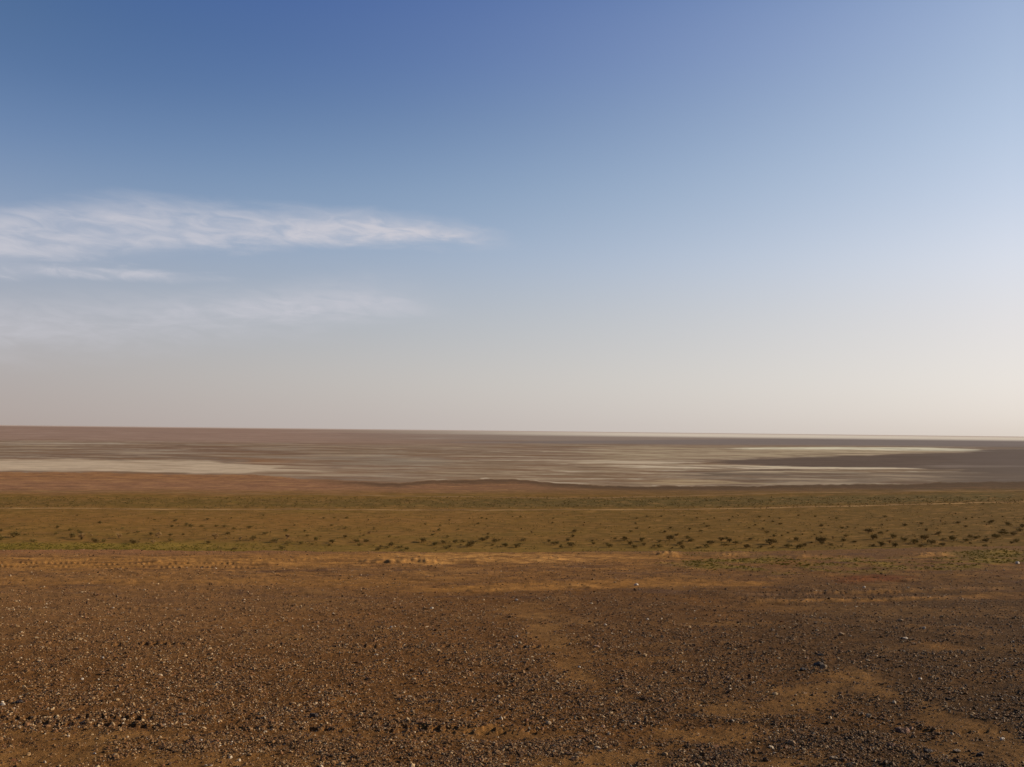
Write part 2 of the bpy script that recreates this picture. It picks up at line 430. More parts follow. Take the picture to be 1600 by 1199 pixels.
# azimuths: fine over the view and a margin on both sides, coarse behind
fine_az = np.linspace(-36, 36, 1900)
coarse = np.linspace(36, 180, 50)[1:]
az = np.radians(np.concatenate([-coarse[::-1], fine_az, coarse]))
rows_near = np.concatenate([[0.02], np.geomspace(1.2, 4.3, 25)[:-1], 1 / np.linspace(1 / 4.3, 1 / 46., 800)])
A, Rr = np.meshgrid(az, rows_near)
X, Y = Rr * np.sin(A), Rr * np.cos(A)
f = fore(X, Y)
fade = ss(58, 45, Rr)
Z = CAMZ - f['d0'] + f['dz'] * fade
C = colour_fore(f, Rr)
M_GRAVEL = ground_material('sandy_gravel_soil', [5.0, 60.0, 240.0], [.12, .25, .3], 90.0, 0.012)
M_PLAIN = ground_material('steppe_soil', [.12, .9], [.10, .16], 1.2, 0.10)
M_SALT = ground_material('salt_and_silt', [.012, .05], [.05, .06], .3, 0.0)
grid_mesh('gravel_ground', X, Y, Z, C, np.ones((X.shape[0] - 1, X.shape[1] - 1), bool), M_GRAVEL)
SECAM = (X, Y)

fine_az = np.linspace(-36, 36, 1300)
az = np.radians(np.concatenate([-coarse[::-1], fine_az, coarse]))
rows_far = np.concatenate([np.linspace(46, 118, 50)[:-1], 1 / np.linspace(1 / 118., 1 / 60000., 460)])
A, Rr = np.meshgrid(az, rows_far)
X, Y = Rr * np.sin(A), Rr * np.cos(A)
Z = zfun(X, Y)
Z[0] = CAMZ - drop(X[0], Y[0]) - 0.05
px, py, ok = project(X, Y, X * 0)
# beyond the camera's sides the land carries on in the same belts
azd = np.degrees(A)
outside = np.abs(azd) > 40
px_s = np.where(outside, np.sign(azd) * 1350 + 800 + 60 * np.sin(azd / 7.0), px)
py_s = np.where(outside, 673 + F * CAMZ / Rr + 9 * (px_s - 800) / 800, py)
px_s = np.clip(px_s, -1500, 3000)
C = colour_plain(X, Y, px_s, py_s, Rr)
shore_f = np.interp(px_s, [-900, -200, 0, 180, 300, 400, 470, 600, 700, 800, 880, 1000, 1100, 1250, 1400, 1600, 2400],
                    [748, 740, 737, 738.5, 741, 742, 748, 754, 750, 748.5, 756, 760, 760, 758, 756, 752, 748])
shore_f = shore_f + 2.2 * line_noise(px_s / 60., 2, 6, .7)
salt = (py_s < shore_f)
mface = salt[:-1, :-1]
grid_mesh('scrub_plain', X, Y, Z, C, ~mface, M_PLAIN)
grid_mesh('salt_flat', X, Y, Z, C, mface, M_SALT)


# ------------------------------------------------------------------ dirt tracks on the plain
def track_strip(name, pts, width, col, seed):
    xs = np.arange(pts[0][0], pts[-1][0] + 1, 3.0)
    ys = np.interp(xs, [p[0] for p in pts], [p[1] for p in pts])
    k = np.ones(41) / 41.0
    ys = np.convolve(np.pad(ys, 20, 'edge'), k, 'valid')
    P = np.array([ground_pt(a, b) for a, b in zip(xs, ys)])
    T = np.gradient(P, axis=0); T /= np.linalg.norm(T, axis=1)[:, None]
    Nn = np.stack([-T[:, 1], T[:, 0]], 1)
    s = np.arange(len(P))
    wl = width * (.5 + .25 * fbm(s / 14., s * 0 + seed, 3)); wr = width * (.5 + .25 * fbm(s / 11., s * 0 + seed + 5, 3))
    cols = 5
    off = np.stack([-wl, -wl * .6, 0 * wl, wr * .6, wr], 1)
    XX = P[:, None, 0] + Nn[:, None, 0] * off
    YY = P[:, None, 1] + Nn[:, None, 1] * off
    ZZ = zfun(XX, YY) + 0.035 + np.array([-.03, 0, .02, 0, -.03])[None] * 1.0
    CC = np.zeros(XX.shape + (3,)) + alb(col)
    CC = CC * (1 + .25 * fbm(XX / 9., YY / 9., 3))[..., None]
    g = .15 + .85 * ss(-.6, .6, fbm(s / 30., s * 0 + seed + 9, 3))
    CC = CC * g[:, None, None] + alb((112, 84, 50)) * (1 - g)[:, None, None]
    return grid_mesh(name, XX, YY, ZZ, CC, np.ones((XX.shape[0] - 1, cols - 1), bool), M_PLAIN)


track_strip('dirt_track', [(-700, 793.5), (0, 794), (300, 795.5), (800, 797), (1050, 796.5), (1200, 794), (1400, 789), (1600, 784.5), (2200, 770)],
            2.3, (142, 110, 70), 3)
track_strip('narrow_track', [(-700, 768), (0, 768), (300, 770), (500, 773.5), (700, 776.5), (900, 778.5), (1060, 776), (1200, 771), (1300, 769.5), (1700, 766)],
            2.6, (124, 96, 60), 21)


# ------------------------------------------------------------------ instanced, uncountable stuff
def stone_mesh(name, seed, mat, flat=.6, sub=2, rough=.22):
    import bmesh
    r = random.Random(seed)
    bm = bmesh.new(); bmesh.ops.create_icosphere(bm, subdivisions=sub, radius=.5)
    planes = [(Vector((r.gauss(0, 1), r.gauss(0, 1), r.gauss(0, 1))).normalized(), r.uniform(.28, .44)) for _ in range(7)]
    for v in bm.verts:
        for n, d in planes:          # chip flat facets
            k = v.co.dot(n) - d
            if k > 0: v.co -= n * k * .9
        v.co *= 1 + rough * .25 * r.uniform(-1, 1)
        v.co.z *= flat
    me = bpy.data.meshes.new(name); bm.to_mesh(me); bm.free()
    me.materials.append(mat)
    return me


def pebble_material():
    m, nt, bs, N = new_mat('mixed_pebbles')
    oi = N('ShaderNodeObjectInfo')
    cr = N('ShaderNodeValToRGB'); cr.color_ramp.interpolation = 'LINEAR'
    stops = [(0, (.055, .029, .012)), (.3, (.12, .062, .024)), (.6, (.22, .122, .048)), (.78, (.18, .076, .030)), (.85, (.32, .20, .092)),
             (.955, (.44, .31, .17)), (.994, (.50, .39, .26)), (1, (.72, .60, .44))]
    el = cr.color_ramp.elements
    while len(el) < len(stops): el.new(.5)
    for e, (p, c) in zip(el, stops): e.position = p; e.color = (*c, 1)
    nt.links.new(oi.outputs['Random'], cr.inputs['Fac'])
    tn = N('ShaderNodeAttribute'); tn.attribute_type = 'INSTANCER'; tn.attribute_name = 'tone'
    tc = N('ShaderNodeTexCoord'); no = N('ShaderNodeTexNoise'); no.inputs['Scale'].default_value = 2.5; no.inputs['Detail'].default_value = 4
    nt.links.new(tc.outputs['Object'], no.inputs['Vector'])
    mr = N('ShaderNodeMapRange'); mr.inputs['To Min'].default_value = .55; mr.inputs['To Max'].default_value = 1.45
    nt.links.new(no.outputs['Fac'], mr.inputs['Value'])
    mx = N('ShaderNodeVectorMath'); mx.operation = 'SCALE'
    mm = N('ShaderNodeMath'); mm.operation = 'MULTIPLY'; nt.links.new(mr.outputs['Result'], mm.inputs[0]); nt.links.new(tn.outputs['Fac'], mm.inputs[1])
    nt.links.new(cr.outputs['Color'], mx.inputs[0]); nt.links.new(mm.outputs[0], mx.inputs['Scale'])
    nt.links.new(mx.outputs['Vector'], bs.inputs['Base Color'])
    bs.inputs['Roughness'].default_value = .6; bs.inputs['Specular IOR Level'].default_value = .15
    return m


def scatter(name, P, ROT, SC, protos, label, cat, tone=None):
    """one object: a cloud of points, a mesh instanced on each"""
    me = bpy.data.meshes.new(name)
    me.vertices.add(len(P)); me.vertices.foreach_set('co', P.astype(np.float32).ravel())
    for an, arr in (('rot', ROT), ('scl', SC)):
        a = me.attributes.new(an, 'FLOAT_VECTOR', 'POINT'); a.data.foreach_set('vector', arr.astype(np.float32).ravel())
    a = me.attributes.new('pick', 'INT', 'POINT'); a.data.foreach_set('value', rng.integers(0, len(protos), len(P)).astype(np.int32))
    if tone is not None:
        a = me.attributes.new('tone', 'FLOAT', 'POINT'); a.data.foreach_set('value', tone.astype(np.float32))
    o = bpy.data.objects.new(name, me); COL.objects.link(o)
    src = bpy.data.collections.new(name + '_kinds')
    for i, pm in enumerate(protos):
        src.objects.link(bpy.data.objects.new('%s_kind' % name, pm))
    ng = bpy.data.node_groups.new(name, 'GeometryNodeTree')
    ng.interface.new_socket('Geometry', in_out='INPUT', socket_type='NodeSocketGeometry')
    ng.interface.new_socket('Geometry', in_out='OUTPUT', socket_type='NodeSocketGeometry')
    n = ng.nodes.new
    gi, go = n('NodeGroupInput'), n('NodeGroupOutput')
    iop = n('GeometryNodeInstanceOnPoints'); ci = n('GeometryNodeCollectionInfo')
    ci.inputs['Collection'].default_value = src; ci.inputs['Separate Children'].default_value = True; ci.inputs['Reset Children'].default_value = True
    def na(nm, t):
        a = n('GeometryNodeInputNamedAttribute'); a.data_type = t; a.inputs['Name'].default_value = nm
        return a.outputs['Attribute']
    L = ng.links.new
    e2r = n('FunctionNodeEulerToRotation')
    L(gi.outputs[0], iop.inputs['Points']); L(ci.outputs[0], iop.inputs['Instance'])
    iop.inputs['Pick Instance'].default_value = True
    L(na('pick', 'INT'), iop.inputs['Instance Index'])
    L(na('rot', 'FLOAT_VECTOR'), e2r.inputs[0]); L(e2r.outputs[0], iop.inputs['Rotation'])
    L(na('scl', 'FLOAT_VECTOR'), iop.inputs['Scale'])
    L(iop.outputs[0], go.inputs[0])
    md = o.modifiers.new('scatter', 'NODES'); md.node_group = ng
    o['label'] = label; o['category'] = cat; o['kind'] = 'stuff'
    return o


M_PEB = pebble_material()
# --- gravel
NP = 960000
u = rng.random(NP)
h_lo, h_hi = 1 / 42.0, 1 / 3.9
inv = h_lo + (h_hi - h_lo) * u ** 0.72        # even over 1/r: as dense to the eye far as near
rr = 1 / inv
aa = np.radians(rng.uniform(-33, 33, NP))
side = rng.random(NP) < .10                     # the gravel carries on to both sides and under the eye point
aa[side] = np.radians(rng.uniform(33, 60, side.sum()) * rng.choice([-1, 1], side.sum()))
rr[side] = 1 / rng.uniform(1 / 16., 1 / 2.4, side.sum())
gx, gy = rr * np.sin(aa), rr * np.cos(aa)
ff = fore(gx, gy)
bare = np.clip(1.15 * ff['sand'] + 1.0 * ff['lens'] + .5 * ff['green'] + .25 * ss(-.1, -.5, ff['n1']), 0, .88)
dense = 1 - bare
dense *= .15 + .85 * ss(-.6, .6, ff['n2'] + .6 * ff['n3'] + .3 * ff['n1'])
dense *= 0.55 + .45 * ss(905, 960, ff['py'])
keep = rng.random(NP) < dense
gx, gy, rr = gx[keep], gy[keep], rr[keep]
gz = CAMZ - ff['d0'][keep] + ff['dz'][keep]
n = len(gx)
size = 0.0068 * np.exp(rng.normal(0, .48, n)) * (rr / 5.0) ** .55
big = rng.random(n) < .009
size[big] *= rng.uniform(1.5, 2.4, big.sum())
size = np.minimum(size, .03 + .001 * rr)
S = np.stack([size * rng.uniform(.8, 1.5, n), size * rng.uniform(.7, 1.2, n), size * rng.uniform(.7, 1.25, n)], 1)
Rt = np.stack([rng.normal(0, .35, n), rng.normal(0, .35, n), rng.uniform(0, 6.28, n)], 1)
scatter('gravel', np.stack([gx, gy, gz + size * .05], 1), Rt, S,
        [stone_mesh('pebble_%s' % w, i * 7 + 3, M_PEB, fl, 1, .3) for i, (w, fl) in enumerate([('round', .8), ('flat', .5), ('long', .6), ('sharp', .9), ('chip', .45)])],
        'loose brown and dark pebbles strewn over the whole sandy foreground', 'gravel',
        tone=(1.06 - .32 * ss(500, 1500, ff['px'][keep] + 120 * ff['n1'][keep])) * (1 - .2 * ss(0, .8, ff['n2'][keep])))  # pebbles darker to the right: vignette put into their tone


# ------------------------------------------------------------------ vegetation
def leaf_material(name, c1, c2):
    m, nt, bs, N = new_mat(name)
    oi = N('ShaderNodeObjectInfo'); tc = N('ShaderNodeTexCoord'); no = N('ShaderNodeTexNoise')
    no.inputs['Scale'].default_value = 4.0; no.inputs['Detail'].default_value = 3
    nt.links.new(tc.outputs['Object'], no.inputs['Vector'])
    ad = N('ShaderNodeMath'); ad.operation = 'ADD'; nt.links.new(oi.outputs['Random'], ad.inputs[0]); nt.links.new(no.outputs['Fac'], ad.inputs[1])
    mr = N('ShaderNodeMapRange'); mr.inputs['From Min'].default_value = .4; mr.inputs['From Max'].default_value = 1.6
    nt.links.new(ad.outputs[0], mr.inputs['Value'])
    mx = N('ShaderNodeMix'); mx.data_type = 'RGBA'
    mx.inputs['A'].default_value = (*c1, 1); mx.inputs['B'].default_value = (*c2, 1)
    nt.links.new(mr.outputs['Result'], mx.inputs['Factor']); nt.links.new(mx.outputs['Result'], bs.inputs['Base Color'])
    bs.inputs['Roughness'].default_value = .9; bs.inputs['Specular IOR Level'].default_value = .1
    return m


LEAF = {'dark': leaf_material('dark_green_leaves', (.14, .100, .034), (.21, .145, .052)),
        'olive': leaf_material('olive_leaves', (.16, .12, .036), (.22, .155, .050)),
        'dry': leaf_material('dry_tan_stems', (.34, .22, .095), (.44, .29, .13))}
M_WOOD = leaf_material('shrub_wood', (.07, .045, .03), (.11, .07, .045))


def shrub_mesh(name, seed, mat, nleaf=420, style='round', split=False):
    """one-metre-wide desert shrub: stems from one root, leaf tufts in lumps with gaps"""
    r = random.Random(seed)
    V, Fc, mi = [], [], []
    lumps = []
    for k in range(r.randint(5, 8)):
        a = r.uniform(0, 6.28); d = r.uniform(.05, .2) if style == 'grass' else r.uniform(.08, .36)
        lumps.append(Vector((d * math.cos(a), d * math.sin(a), r.uniform(.18, .42) * (1.15 - d))))
    for L_ in lumps:
        for j in range(3):
            tip = L_ + Vector([r.uniform(-.1, .1) for _ in range(3)])
            w = .012; i = len(V)
            b = Vector((r.uniform(-.04, .04), r.uniform(-.04, .04), -.05))
            V += [b + Vector((-w, 0, 0)), b + Vector((w, 0, 0)), b + Vector((0, w, 0)), tip]
            Fc += [(i, i + 1, i + 3), (i + 1, i + 2, i + 3), (i + 2, i, i + 3)]; mi += [1, 1, 1]
    for q in range(nleaf):
        L_ = r.choice(lumps)
        s = r.uniform(.06, .10) if style == 'grass' else r.uniform(.10, .17)
        p = L_ + Vector((r.gauss(0, s), r.gauss(0, s), r.gauss(0, s * .62)))
        p.z = max(p.z, -.02)
        l = r.uniform(.035, .085) * (1.7 if style == 'grass' else 1); w = l * (.13 if style == 'grass' else .42)
        d = (p - Vector((0, 0, -.15))).normalized() + Vector((r.gauss(0, .5), r.gauss(0, .5), r.gauss(0, .4)))
        d.normalize(); sd = d.cross(Vector((r.gauss(0, 1), r.gauss(0, 1), r.gauss(0, 1)))).normalized()
        i = len(V)
        V += [p - d * l * .5, p + sd * w, p + d * l, p - sd * w]
        Fc.append((i, i + 1, i + 2, i + 3)); mi.append(0)
    me = bpy.data.meshes.new(name); me.from_pydata([tuple(v) for v in V], [], Fc)
    me.materials.append(mat); me.materials.append(M_WOOD)
    me.polygons.foreach_set('material_index', mi); me.update()
    if not split: return me
    out = []
    for want, m_ in ((0, mat), (1, M_WOOD)):
        fs = [f_ for f_, k_ in zip(Fc, mi) if k_ == want]
        ids = sorted({v for f_ in fs for v in f_}); mp = {v: i_ for i_, v in enumerate(ids)}
        q = bpy.data.meshes.new(name + ('_leaves' if want == 0 else '_stems'))
        q.from_pydata([tuple(V[v]) for v in ids], [], [tuple(mp[v] for v in f_) for f_ in fs])
        q.materials.append(m_); q.update(); out.append(q)
    return out


KINDS = {}
for k in LEAF:
    KINDS[k] = [shrub_mesh('%s_shrub_mesh' % k, 100 * len(KINDS) + s, LEAF[k], 420, 'grass' if k == 'dry' else 'round') for s in range(5)]
SPLIT = {k: [shrub_mesh('%s_shrub_mesh' % k, 700 + s, LEAF[k], 480, 'grass' if k == 'dry' else 'round', True) for s in range(3)] for k in LEAF}

# conspicuous shrubs: (photo x, y of its foot, width in photo pixels, kind)
H = [(20, 840, 17, 'dark'), (2, 844, 13, 'olive'), (110, 841, 14, 'dark'), (127, 843, 17, 'dry'), (148, 847, 13, 'dark'), (163, 847, 11, 'olive'),
     (186, 841, 15, 'dry'), (208, 850, 16, 'dark'), (236, 837, 10, 'dark'), (248, 841, 17, 'dry'), (240, 850, 13, 'dry'), (266, 846, 10, 'olive'),
     (325, 849, 12, 'dark'), (336, 842, 16, 'dry'), (352, 825, 9, 'dark'), (376, 844, 12, 'dry'), (395, 844, 13, 'dark'), (157, 819, 9, 'dark'),
     (275, 815, 9, 'dark'), (290, 822, 10, 'dark'), (298, 824, 9, 'dark'), (315, 824, 8, 'olive'), (337, 824, 9, 'olive'), (365, 828, 8, 'olive'),
     (388, 826, 10, 'dark'), (356, 836, 10, 'dark'), (88, 836, 8, 'olive'), (52, 847, 11, 'olive'), (415, 836, 10, 'olive'), (432, 848, 15, 'dark'),
     (448, 842, 14, 'dry'), (470, 851, 12, 'olive'), (496, 846, 12, 'olive'),
     (520, 849, 14, 'dark'), (555, 848, 12, 'olive'), (572, 848, 11, 'dark'), (562, 853, 11, 'olive'), (612, 853, 13, 'dark'), (626, 856, 11, 'olive'),
     (658, 848, 17, 'dark'), (637, 859, 10, 'olive'), (680, 852, 13, 'olive'), (692, 850, 11, 'dark'), (697, 858, 10, 'olive'), (711, 849, 11, 'dark'),
     (723, 848, 11, 'dark'), (736, 855, 18, 'dark'), (754, 846, 14, 'dark'), (774, 849, 14, 'dark'), (790, 855, 12, 'olive'), (805, 856, 15, 'dark'),
     (818, 846, 11, 'dark'), (868, 852, 14, 'dark'), (878, 857, 11, 'olive'), (894, 855, 16, 'dark'), (858, 848, 10, 'dark'), (888, 846, 10, 'olive'),
     (898, 832, 11, 'dark'), (928, 850, 10, 'olive'), (952, 855, 12, 'olive'), (975, 845, 13, 'dark'), (985, 851, 12, 'dark'), (1003, 846, 15, 'olive'),
     (1030, 847, 10, 'olive'), (1045, 844, 15, 'dark'), (1062, 852, 12, 'dark'), (1080, 846, 12, 'olive'),
     (1104, 856, 11, 'olive'), (1111, 850, 14, 'dark'), (1126, 845, 11, 'dark'), (1140, 847, 14, 'dark'), (1149, 850, 12, 'olive'), (1165, 856, 13, 'dark'),
     (1174, 844, 11, 'dark'), (1203, 850, 21, 'dark'), (1232, 855, 15, 'olive'), (1247, 845, 12, 'dark'), (1250, 856, 12, 'olive'), (1258, 853, 11, 'dark'),
     (1281, 847, 18, 'dark'), (1298, 853, 11, 'olive'), (1318, 845, 12, 'dark'), (1336, 847, 10, 'dark'), (1357, 833, 14, 'dark'), (1363, 843, 15, 'dark'),
     (1377, 854, 17, 'dark'), (1395, 842, 14, 'olive'), (1399, 855, 15, 'dark'), (1411, 846, 13, 'olive'), (1428, 850, 16, 'olive'), (1439, 855, 11, 'dark'),
     (1446, 844, 16, 'dark'), (1455, 851, 16, 'dark'), (1474, 854, 14, 'dark'), (1491, 846, 16, 'olive'), (1498, 819, 11, 'dark'), (1509, 847, 12, 'olive'),
     (1527, 842, 13, 'olive'), (1543, 848, 15, 'dark'), (1556, 841, 15, 'olive'), (1568, 836, 15, 'olive'), (1585, 837, 12, 'dark'), (1594, 831, 13, 'dark'),
     (1467, 836, 11, 'dark'), (1550, 818, 12, 'dark'), (1576, 822, 12, 'olive'), (1597, 825, 14, 'dark'), (1440, 820, 9, 'olive'), (1415, 822, 10, 'dark')]
UNIQUE = {
    (1203, 850): 'largest dark green shrub on the right half of the scrub plain',
    (736, 855): 'wide dark shrub close to the gravel edge, just left of the picture centre',
    (658, 848): 'broad dark low shrub behind the long lip of pale sand, left of centre',
    (208, 850): 'flat dark shrub touching the bright green grass strip on the left',
    (20, 840): 'dark shrub standing apart near the left border above the green grass strip',
    (127, 843): 'long dry tan tussock beside a small dark shrub, left of the flat dark shrub',
    (248, 841): 'pale tan dry tussock hugging a dark shrub on the left of the plain',
    (336, 842): 'pale tan dry tussock behind a dark shrub where the green grass strip fades out',
    (186, 841): 'lone pale dry tussock right above the grass strip on the left',
    (1377, 854): 'dark flat shrub nearest the gravel edge among the shrubs on the right',
    (1281, 847): 'dense dark shrub with a paler twin close by, right of the largest shrub',
    (894, 855): 'dark shrub near the gravel edge a little right of the picture centre',
    (1543, 848): 'dark oval shrub standing alone near the right border of the plain',
    (1357, 833): 'dark upright shrub set behind the front row on the right of the plain',
    (1446, 844): 'tall dark shrub leading a slanting pair on the right of the plain',
    (1455, 851): 'dark wide shrub, the nearer of the slanting pair on the right',
    (1498, 819): 'small dark shrub standing far back alone on the right half of the plain',
    (157, 819): 'tiny dark shrub alone in the bare brown part of the plain on the left',
    (898, 832): 'small dark shrub well behind the others right of the picture centre',
    (432, 848): 'dark shrub in front of a tan tussock at the right end of the grass strip',
}
items = [(a, b, w * (.86 - .1 * (a > 1250)), k, UNIQUE.get((a, b))) for a, b, w, k in H]


def hx(px_): return 664.5 + 18 * px_ / 1600.0


rs = random.Random(5)
tries = 0
while len(items) < 300 and tries < 9000:
    tries += 1
    a = rs.uniform(-60, 1660)
    b = rs.uniform(806, 860) - 6 * (a > 1250) * rs.random()
    if a < 500 and rs.random() < .55: continue
    if a < 330 and b > 842: continue
    if min(abs(a - q[0]) + 2.0 * abs(b - q[1]) for q in items) < 10: continue
    w = rs.uniform(5, 10.5) * (.4 + .6 * (b - 795) / 60)
    items.append((a, b, w, rs.choices(['dark', 'olive', 'dry'], [.42, .5, .08])[0], None))
WORD = {'dark': 'dark green shrub', 'olive': 'dull olive shrub', 'dry': 'dry tan tussock'}
SHRUB_XY = []
for a, b, w, k, lab in items:
    x, y = ground_pt(a, b)
    dist = math.hypot(x, y)
    s = w * dist / F
    z = float(zfun([x], [y])[0])
    nm = 'dry_tussock' if k == 'dry' else 'desert_shrub'
    if w >= 10:
        o = bpy.data.objects.new(nm, None); COL.objects.link(o)
        for pn, pm in zip(('foliage', 'stem'), rs.choice(SPLIT[k])):
            ch = bpy.data.objects.new(pn, pm); COL.objects.link(ch); ch.parent = o
    else:
        o = bpy.data.objects.new(nm, rs.choice(KINDS[k])); COL.objects.link(o)
    o.location = (x, y, z - .01)
    o.rotation_euler = (0, 0, rs.uniform(0, 6.28))
    o.scale = (s * rs.uniform(.95, 1.2), s * rs.uniform(.95, 1.2), s * rs.uniform(.85, 1.2))
    o['category'] = 'tussock' if k == 'dry' else 'shrub'
    if lab:
        o['label'] = lab
        o['group'] = 'conspicuous shrubs on the scrub plain'
    else:
        side = 'left third' if a < 533 else ('middle' if a < 1067 else 'right third')
        depth = 'near the gravel edge' if b > 845 else ('in the middle rows' if b > 830 else 'in the far rows')
        size_w = 'small' if w < 9 else 'mid-sized'
        t = '%s %s %s of the %s of the scrub plain' % (size_w, WORD[k], depth, side)
        o['label'] = t; o['group'] = t.replace('shrub', 'shrubs').replace('tussock', 'tussocks').replace('scrub', 'scrub', 1)
    SHRUB_XY.append((x, y))

# --- remaining tiny scrub, uncountable
def ground_many(a, b):
    v = np.stack([(a - 800) / F, (599.5 - b) / F, -np.ones_like(a)], -1) @ RM.T
    t = -CAMZ / v[:, 2]
    return np.stack([v[:, 0] * t, v[:, 1] * t], 1)


a = rng.uniform(-350, 1950, 24000); b = rng.uniform(774, 862, 24000)
belt = (b > 777) & (b < 794 - 6 * ss(1200, 1600, a))
kp = (fbm(a / 60., b / 6., 3) > np.where(belt, -.6, -.1)) & (rng.random(24000) < np.where(belt,   .95, .38 + .2 * (b < 830)))
a, b, belt = a[kp], b[kp], belt[kp]
PT = ground_many(a, b)
u1 = rng.random(len(a))
wpx = np.where(belt, 1.5 + 2.7 * u1, (1.5 + 3.5 * u1) * (.4 + .6 * (b - 780) / 80))
KS = np.maximum(wpx, 1.3) * np.hypot(PT[:, 0], PT[:, 1]) / F
tz = zfun(PT[:, 0], PT[:, 1])
n = len(PT)
scatter('scrub', np.column_stack([PT, tz]), np.column_stack([np.zeros(n), np.zeros(n), rng.uniform(0, 6.28, n)]),
        np.column_stack([KS * 1.1, KS * 1.1, KS * rng.uniform(.7, 1.1, n)]),
        [shrub_mesh('tiny_scrub_mesh', 900 + i, LEAF[k], 110) for i, k in enumerate(['olive', 'dark', 'olive', 'olive'])],
        'tiny olive scrub speckling the plain around the dirt tracks', 'scrub')

# --- bright grass strip at the foot of the bank on the left, thin green on the gravel edge at right
M_GRASS = leaf_material('fresh_grass_blades', (.17, .135, .022), (.24, .185, .045))


def tuft_mesh(name, seed):
    r = random.Random(seed); V, Fc = [], []
    for q in range(46):
        a = r.uniform(0, 6.28); d = abs(r.gauss(0, .2)); b = Vector((d * math.cos(a), d * math.sin(a), -.01))
        t = b + Vector((r.gauss(0, .16), r.gauss(0, .16), r.uniform(.2, .5)))
        sd = Vector((math.cos(a + 1.6), math.sin(a + 1.6), 0)) * .022; i = len(V)
        V += [b - sd, b + sd, (b + t) / 2 + sd * .8 + Vector((0, 0, .04)), t]
        Fc += [(i, i + 1, i + 2), (i, i + 2, i + 3)]
    me = bpy.data.meshes.new(name); me.from_pydata([tuple(v) for v in V], [], Fc); me.materials.append(M_GRASS); me.update()
    return me


tufts = [tuft_mesh('grass_tuft_mesh', s) for s in range(4)]
a = rng.uniform(-420, 560, 5000); b = rng.uniform(847, 864, 5000)
dens = ss(540, 100, a) * ss(847, 853, b + 1.6 * fbm(a / 40., a * 0 + .3, 2))
kp = rng.random(5000) < dens * .8
PT = ground_many(a[kp], b[kp]); KS = rng.uniform(.2, .42, len(PT))
n = len(PT)
scatter('grass', np.column_stack([PT, zfun(PT[:, 0], PT[:, 1])]), np.column_stack([np.zeros(n), np.zeros(n), rng.uniform(0, 6.28, n)]),
        np.column_stack([KS, KS, KS * .8]), tufts, 'bright yellow green grass strip below the gravel edge on the left', 'grass')
N0 = 60000
aa = np.radians(rng.uniform(0, 32, N0)); rr = rng.uniform(18, 38, N0)
qx, qy = rr * np.sin(aa), rr * np.cos(aa)
ff = fore(qx, qy)
k = rng.random(N0) < ff['green'] ** 1.5 * .30
qx, qy = qx[k], qy[k]; n = len(qx); KS = rng.uniform(.05, .12, n)
scatter('edge_grass', np.column_stack([qx, qy, (CAMZ - ff['d0'] + ff['dz'])[k]]), np.column_stack([np.zeros(n), np.zeros(n), rng.uniform(0, 6.28, n)]),
        np.column_stack([KS, KS, KS * .6]), tufts, 'thin yellow green growth along the right gravel edge', 'grass')

# ------------------------------------------------------------------ single stones one can point to
def rock_material(name, c, v):
    m, nt, bs, N = new_mat(name)
    tc = N('ShaderNodeTexCoord'); no = N('ShaderNodeTexNoise'); no.inputs['Scale'].default_value = 3.0; no.inputs['Detail'].default_value = 6
    nt.links.new(tc.outputs['Object'], no.inputs['Vector'])
    cr = N('ShaderNodeValToRGB'); el = cr.color_ramp.elements
    el[0].position = .3; el[0].color = (*[q * (1 - v) for q in c], 1); el[1].position = .7; el[1].color = (*[min(q * (1 + v), .85) for q in c], 1)
    nt.links.new(no.outputs['Fac'], cr.inputs['Fac']); nt.links.new(cr.outputs['Color'], bs.inputs['Base Color'])
    b = N('ShaderNodeBump'); b.inputs['Distance'].default_value = .1; b.inputs['Strength'].default_value = .6
    nt.links.new(no.outputs['Fac'], b.inputs['Height']); nt.links.new(b.outputs['Normal'], bs.inputs['Normal'])
    bs.inputs['Roughness'].default_value = .7; bs.inputs['Specular IOR Level'].default_value = .3
    return m


ROCK = {'white': rock_material('white_quartz', (.72, .62, .50), .12), 'tan': rock_material('tan_stone', (.34, .22, .12), .3),
        'pink': rock_material('pinkish_stone', (.44, .27, .17), .25), 'dark': rock_material('dark_stone', (.07, .05, .04), .4),
        'red': rock_material('reddish_stone', (.15, .07, .04), .3), 'grey': rock_material('grey_stone', (.28, .21, .14), .3)}
